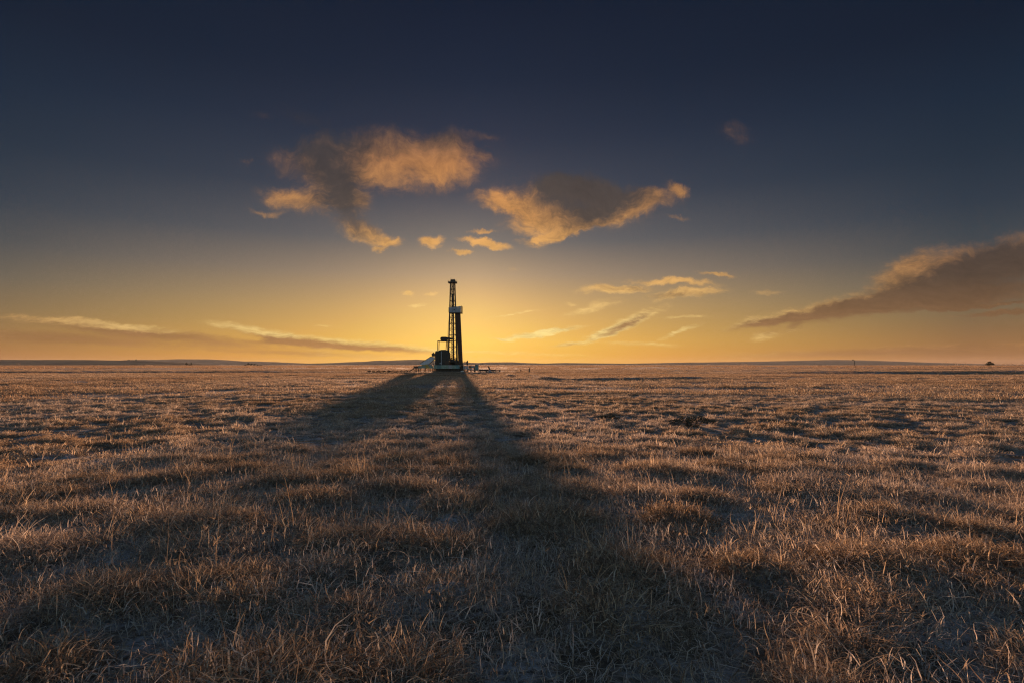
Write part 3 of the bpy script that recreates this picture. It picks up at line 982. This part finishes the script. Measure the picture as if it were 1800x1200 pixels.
# gear to the right of the mast
cs = thing('control_console', 'dark knob-headed console standing at the right edge of the rig floor', 'console', at_rig(rx(822), -1.6, DECK))
MB().prism([(-.22, 0), (.22, 0), (.16, .7), (-.14, .7)], -.2, .2).build('pedestal', M_dark, cs, .03)
MB().tube((-.02, 0, .68), (.04, 0, 1.12), .30, .26, n=14).build('console_head', M_rust, cs, .05)
MB().tube((.04, 0, 1.1), (.02, 0, 1.42), .2, .12, n=12).build('console_cap', M_dark, cs)
MB().bar((-.1, 0, .95), (-.95, 0, 1.0), .1).build('console_arm', M_dark, cs)
fl = thing('outrigger_deck', 'low right-hand deck with grey side sheets beside the mast', 'platform', at_rig(0, -.4, 0))
MB().box(rx(815), rx(834.8), -1.7, 1.7, DECK - .3, DECK - .18).build('deck_plate', M_dark, fl)
for k_, (a_, b_, mm) in enumerate(((815.2, 819.8, M_grey), (820, 824.6, M_galv), (825, 829.4, M_dark), (829.6, 834.4, M_grey))):
    MB().box(rx(a_), rx(b_), -1.82, -1.75, rz(648.4 if k_ < 2 else 646.6), DECK - .15).build('side_sheet', mm, fl, .012)
for px_ in (816, 822, 828, 834):
    for y_ in (-1.4, 1.4):
        MB().bar((rx(px_), y_, -.15), (rx(px_), y_, DECK - .3), .16).build('deck_leg', M_dark, fl)
MB().tube((rx(824.6), -1.9, rz(648)), (rx(834), -1.9, rz(649.2)), .16).build('flow_pipe', M_galv, fl)
for px_, lb, mm in ((814.8, 'pale bundle lying on the ground below the right edge of the mast', M_white), (821.5, 'brown bundle lying on the ground below the console', M_wood)):
    sk = thing('tied_bundle', lb, 'bundle', at_rig(rx(px_), -3.4, 0))
    MB().prism([(-.42, -.05), (.42, -.05), (.46, .12), (.3, .34), (-.05, .42), (-.34, .32), (-.47, .12)], -.3, .3).build('bundle_body', mm, sk, .1)
    MB().bar((-.4, 0, .22), (-.58, .02, .30), .2, .06).build('loose_end', mm, sk)
bx = thing('equipment_cabinet', 'blue-green steel cabinet standing right of the low deck', 'cabinet', at_rig(rx(838.5), -1.2, 0))
MB().box(-.5, .5, -.5, .5, rz(650.3), rz(640.6)).build('cabinet_body', M_teal, bx, .03)
MB().box(-.55, .55, -.55, .55, rz(640.5), rz(639.7)).build('cabinet_roof', M_dark, bx, .02)
for s_ in (-1, 1):
    MB().box(-.47 if s_ < 0 else .02, -.02 if s_ < 0 else .47, -.54, -.505, rz(649.5), rz(641.2)).build('door', M_teal, bx, .01)
    for y_ in (-.4, .4):
        MB().bar((s_ * .42, y_, -.15), (s_ * .42, y_, rz(650.2)), .12).build('foot', M_dark, bx)
pr = thing('pipe_rack', 'long low rack of dark pipe on the ground right of the cabinet', 'pipe rack', at_rig(0, -.5, 0))
for px_ in (844, 855, 867, 878):
    MB().box(rx(px_) - .12, rx(px_) + .12, -1.2, 1.2, -.1, .22).build('rack_sleeper', M_wood, pr)
for k_ in range(9):
    MB().tube((rx(842.5 + rng.uniform(-1, 1)), -1.05 + .26 * k_, .34), (rx(877.5 + rng.uniform(-1.5, 1.5)), -1.05 + .26 * k_, .34), .12, n=8).build('pipe', M_dark, pr)
for k_ in range(6):
    MB().tube((rx(843 + rng.uniform(-1, 1)), -.75 + .27 * k_, .55), (rx(870 + rng.uniform(-2, 2)), -.75 + .27 * k_, .55), .11, n=8).build('pipe', M_rust, pr)
MB().box(rx(842.5), rx(857.5), -1.0, .6, .68, .80).build('cover_sheet', M_galv, pr, .02)
MB().bar((rx(879), -1.1, -.1), (rx(879), -1.1, rz(648.2)), .26).build('end_stop', M_dark, pr)
vl = thing('wellhead_valve', 'dark valve on a tapering stand with a white base in front of the pipe rack', 'valve', at_rig(rx(861.5), -2.6, 0))
MB().box(-.75, .75, -.5, .5, -.05, .14).build('base_plate', M_white, vl, .02)
MB().tube((0, 0, .14), (.0, 0, .75), .42, .2, n=14).build('stand', M_galv, vl)
MB().tube((0, 0, .38), (0, 0, .46), .40, .40, n=14).build('red_band', M_red, vl)
MB().tube((.0, 0, .75), (-.28, 0, 1.35), .22, .2, n=12).build('valve_body', M_dark, vl)
MB().tube((-.45, 0, 1.3), (-.2, 0, 1.55), .32, n=14).build('hand_wheel', M_dark, vl)

# two posts on the plain
for px_, top_, w_, lb in ((915.5, 648.8, .22, 'short dark stub post on the plain to the right of the pipe rack'), (930.3, 646.4, .34, 'taller dark post standing alone on the plain right of the rig')):
    D_ = 152
    gx = (px_ - 900) / 1000 * D_
    gz = float(height(gx, D_))
    po = thing('marker_post', lb, 'post', (gx, D_, gz), 'marker posts right of the rig')
    h_ = CAM_H + (HOR - top_) / 1000 * D_ - gz
    MB().tube((0, 0, -.2), (.03, 0, h_ - .12), w_ * .55, w_ * .5, n=9).build('post', M_wood, po)
    MB().tube((.03, 0, h_ - .12), (.03, 0, h_), w_ * .75, w_ * .5, n=9).build('cap', M_dark, po)

# distant pole with a box and cross-arm
D_ = 620
gx = (1501.6 - 900) / 1000 * D_
gz = float(height(gx, D_))
pl = thing('utility_pole', 'lone utility pole with a crossarm far off on the right', 'pole', (gx, D_, gz))
MB().tube((0, 0, -.3), (0, 0, CAM_H + (HOR - 632.4) / 1000 * D_ - gz), .55, .42, n=9).build('pole', M_wood, pl)
hp = CAM_H + (HOR - 632.4) / 1000 * D_ - gz
MB().bar((-2.3, 0, hp - .35), (.5, 0, hp - .35), .28).build('crossarm', M_wood, pl)
MB().box(-2.6, -.9, -.6, .6, hp - .6, hp + .6).build('transformer', M_dark, pl, .1)
for x_ in (-.8, .35):
    MB().tube((x_, 0, hp - .2), (x_, 0, hp + .2), .09, n=8).build('insulator', M_dark, pl)


# ------------------------------------------------------------------ trees and bushes
def leaves(n, centres, size, seed):
    r = np.random.default_rng(seed)
    V_, F_ = [], []
    cs_ = np.array([c_[:3] for c_ in centres]); rs_ = np.array([c_[3:6] for c_ in centres])
    w = rs_.prod(1) ** .66; w /= w.sum()
    for k_ in range(n):
        c_ = r.choice(len(cs_), p=w)
        d = r.normal(size=3); d /= np.linalg.norm(d)
        p_ = cs_[c_] + d * rs_[c_] * (r.random() ** .4)
        a = r.normal(size=3); a /= np.linalg.norm(a)
        b_ = np.cross(a, r.normal(size=3)); b_ /= np.linalg.norm(b_)
        s_ = size * r.uniform(.5, 1.3)
        i0 = len(V_)
        V_ += [p_ - a * s_, p_ + b_ * s_ * .6, p_ + a * s_, p_ - b_ * s_ * .6]
        F_.append((i0, i0 + 1, i0 + 2, i0 + 3))
    return V_, F_


def tree(name, label, cat, loc, h, w, seed, group=None, lean=0.0, n=420, mat=None, low=.25):
    r = np.random.default_rng(seed)
    t_ = thing(name, label, cat, loc, group)
    m_ = MB()
    tip = Vector((lean * h, 0, h * .7))
    m_.tube((0, 0, -.3), tip * .5, h * .035, h * .025, n=8)
    m_.tube(tip * .5, tip, h * .025, h * .01, n=7)
    cen = []
    for k_ in range(8):
        a = 2 * math.pi * (k_ / 8 + r.uniform(-.05, .05)); f = r.uniform(low, .7)
        st = tip * f
        e_ = st + Vector((math.cos(a) * w * .33, math.sin(a) * w * .33, h * r.uniform(.12, .3)))
        m_.tube(st, e_, h * .013, h * .005, n=6)
        cen.append((e_.x, e_.y, e_.z, w * r.uniform(.14, .25), w * r.uniform(.14, .25), h * r.uniform(.09, .17)))
    cen.append((tip.x, tip.y, h * .82, w * .2, w * .2, h * .17))
    m_.build('trunk', M_bark, t_)
    V_, F_ = leaves(n, cen, w * .085, seed + 1)
    mesh_obj('crown', V_, F_, mat or M_leaf, t_)
    return t_


def far_at(px_, D_, py_=None):
    gx_ = (px_ - 900) / 1000 * D_
    return (gx_, D_, float(height(gx_, D_)))


D_ = 1300
k13 = D_ / 1000
for px_, h_, w_, lean, lb in ((328.2, 5.6, 4.6, .0, 'leftmost dark bushy tree of the far trio on the left plain'), (333.4, 2.6, 3.2, .05, 'lowest dark bush in the middle of the far trio on the left plain'),
                              (336.6, 6.6, 2.6, -.03, 'slim upright tree on the right of the far trio on the left plain')):
    tree('tree', lb, 'tree', far_at(px_, D_), h_ * k13 * 1.2, w_ * k13 * 1.1, int(px_ * 7), 'trio of trees far off on the left', lean)
for px_, h_, w_, lb in ((430.6, 2.2, 3.4, 'smallest bush at the left end of the distant tree clump'), (436.0, 4.4, 5.4, 'tallest tree of the distant clump left of the rig'),
                        (441.5, 3.8, 4.6, 'second tallest tree of the distant clump, right beside the tallest'), (447.4, 3.2, 4.6, 'rounded tree right of the two tallest in the distant clump'),
                        (452.6, 2.4, 3.8, 'low bush next to the right end of the distant tree clump'), (458.5, 1.6, 5.0, 'lowest spreading bush at the right end of the distant tree clump')):
    tree('tree', lb, 'tree', far_at(px_, D_), h_ * k13 * 1.15, w_ * k13 * 1.05, int(px_ * 5), 'clump of trees left of the rig', low=.08)
t_ = tree('tree', 'lone dark spreading tree on the horizon at the far right', 'tree', far_at(1739.6, 900), 8.6 * .9, 12.5 * .9, 77, n=900, low=.12)

# scrub on the brow of the left rise
for px_, py_, h_, w_, lb in ((226, 633.4, 2.4, 5, 'low bush on the brow of the left rise'), (239.3, 633.4, 3.6, 4, 'taller pointed bush on the brow of the left rise')):
    Dk = 4150
    gx = (px_ - 900) / 1000 * Dk
    tree('bush', lb, 'bush', (gx, Dk, CAM_H + (HOR - py_ - .6) / 1000 * Dk), h_ * 4.15, w_ * 4.15, int(px_), 'bushes on the left rise', low=.1)


def bush(name, label, loc, h, w, d, seed, group=None, n=500, mat=None, leaf=.05, twigs=26):
    r = np.random.default_rng(seed)
    t_ = thing(name, label, 'shrub', loc, group)
    m_ = MB(); cen = []
    for k_ in range(twigs):
        a = r.uniform(0, 2 * math.pi); q = math.sqrt(r.random())
        e_ = Vector((math.cos(a) * q * w * .5, math.sin(a) * q * d * .5, h * (1 - .55 * q * q) * r.uniform(.6, 1)))
        mid = e_ * .5 + Vector((r.normal(0, .03 * w), r.normal(0, .03 * w), .06 * h))
        m_.tube((e_.x * .12, e_.y * .12, -.08), mid, .016 * h + .004, .011 * h + .003, n=5)
        m_.tube(mid, e_, .011 * h + .003, .004 * h + .001, n=5)
        cen.append((e_.x, e_.y, e_.z * .88, w * .09, d * .09, h * .14))
    m_.build('twigs', M_bark, t_)
    V_, F_ = leaves(n, cen, leaf, seed + 3)
    mesh_obj('foliage', V_, F_, mat or M_sage, t_)
    return t_


def gnd(px_, py_):
    D1 = CAM_H * 1000 / (py_ - HOR)
    for _ in range(8):
        gx_ = (px_ - 900) / 1000 * D1
        D1 = (CAM_H - float(height(gx_, D1))) * 1000 / (py_ - HOR)
    gx_ = (px_ - 900) / 1000 * D1
    return (gx_, D1, float(height(gx_, D1))), D1 / 1000


loc, k_ = gnd(1216, 749)
bush('shrub', 'dark scraggy shrub low in the grass on the right, the largest on the prairie', loc, 20 * k_, 76 * k_, 45 * k_, 5, 'shrubs in the right-hand grass', 800, leaf=1.7 * k_)
loc, k_ = gnd(1071, 738)
bush('shrub', 'smaller dark shrub in the grass to the left of the largest shrub', loc, 15 * k_, 34 * k_, 30 * k_, 9, 'shrubs in the right-hand grass', 420, leaf=1.6 * k_)
ORD = ['leftmost bush', 'second bush from the left', 'third bush from the left', 'fourth bush from the left', 'middle bush', 'fourth bush from the right', 'third bush from the right', 'second bush from the right', 'rightmost bush']
for k2, px_ in enumerate(np.linspace(649, 714, 9)):
    loc, k_ = gnd(px_ + rng.uniform(-1.5, 1.5), 654.2)
    bush('sagebrush', ORD[k2] + ' in the low dark sagebrush row left of the rig', loc, rng.uniform(3.6, 5.0) * k_, rng.uniform(8, 11) * k_, 9 * k_, 40 + k2, 'sagebrush row left of the rig', 260, leaf=.09, twigs=14)


# ------------------------------------------------------------------ air over the plain
HZ_TOP, HZ_X, HZ_Y0, HZ_Y1 = 102.0, 14500.0, -600.0, 12500.0
hz = MB().box(-HZ_X, HZ_X, HZ_Y0, HZ_Y1, -8.5, HZ_TOP).build('haze', None)
M_haze = bpy.data.materials.new('evening_haze')
M_haze.use_nodes = True
t = M_haze.node_tree
t.nodes.clear()
pv = t.nodes.new('ShaderNodeVolumePrincipled')
pv.inputs['Color'].default_value = (.82, .88, .98, 1)
pv.inputs['Density'].default_value = .13 / 9000
pv.inputs['Anisotropy'].default_value = .05
t.links.new(pv.outputs[0], t.nodes.new('ShaderNodeOutputMaterial').inputs['Volume'])
hz.data.materials.append(M_haze)
tag(hz, 'thin evening haze over the plain', kind='stuff')
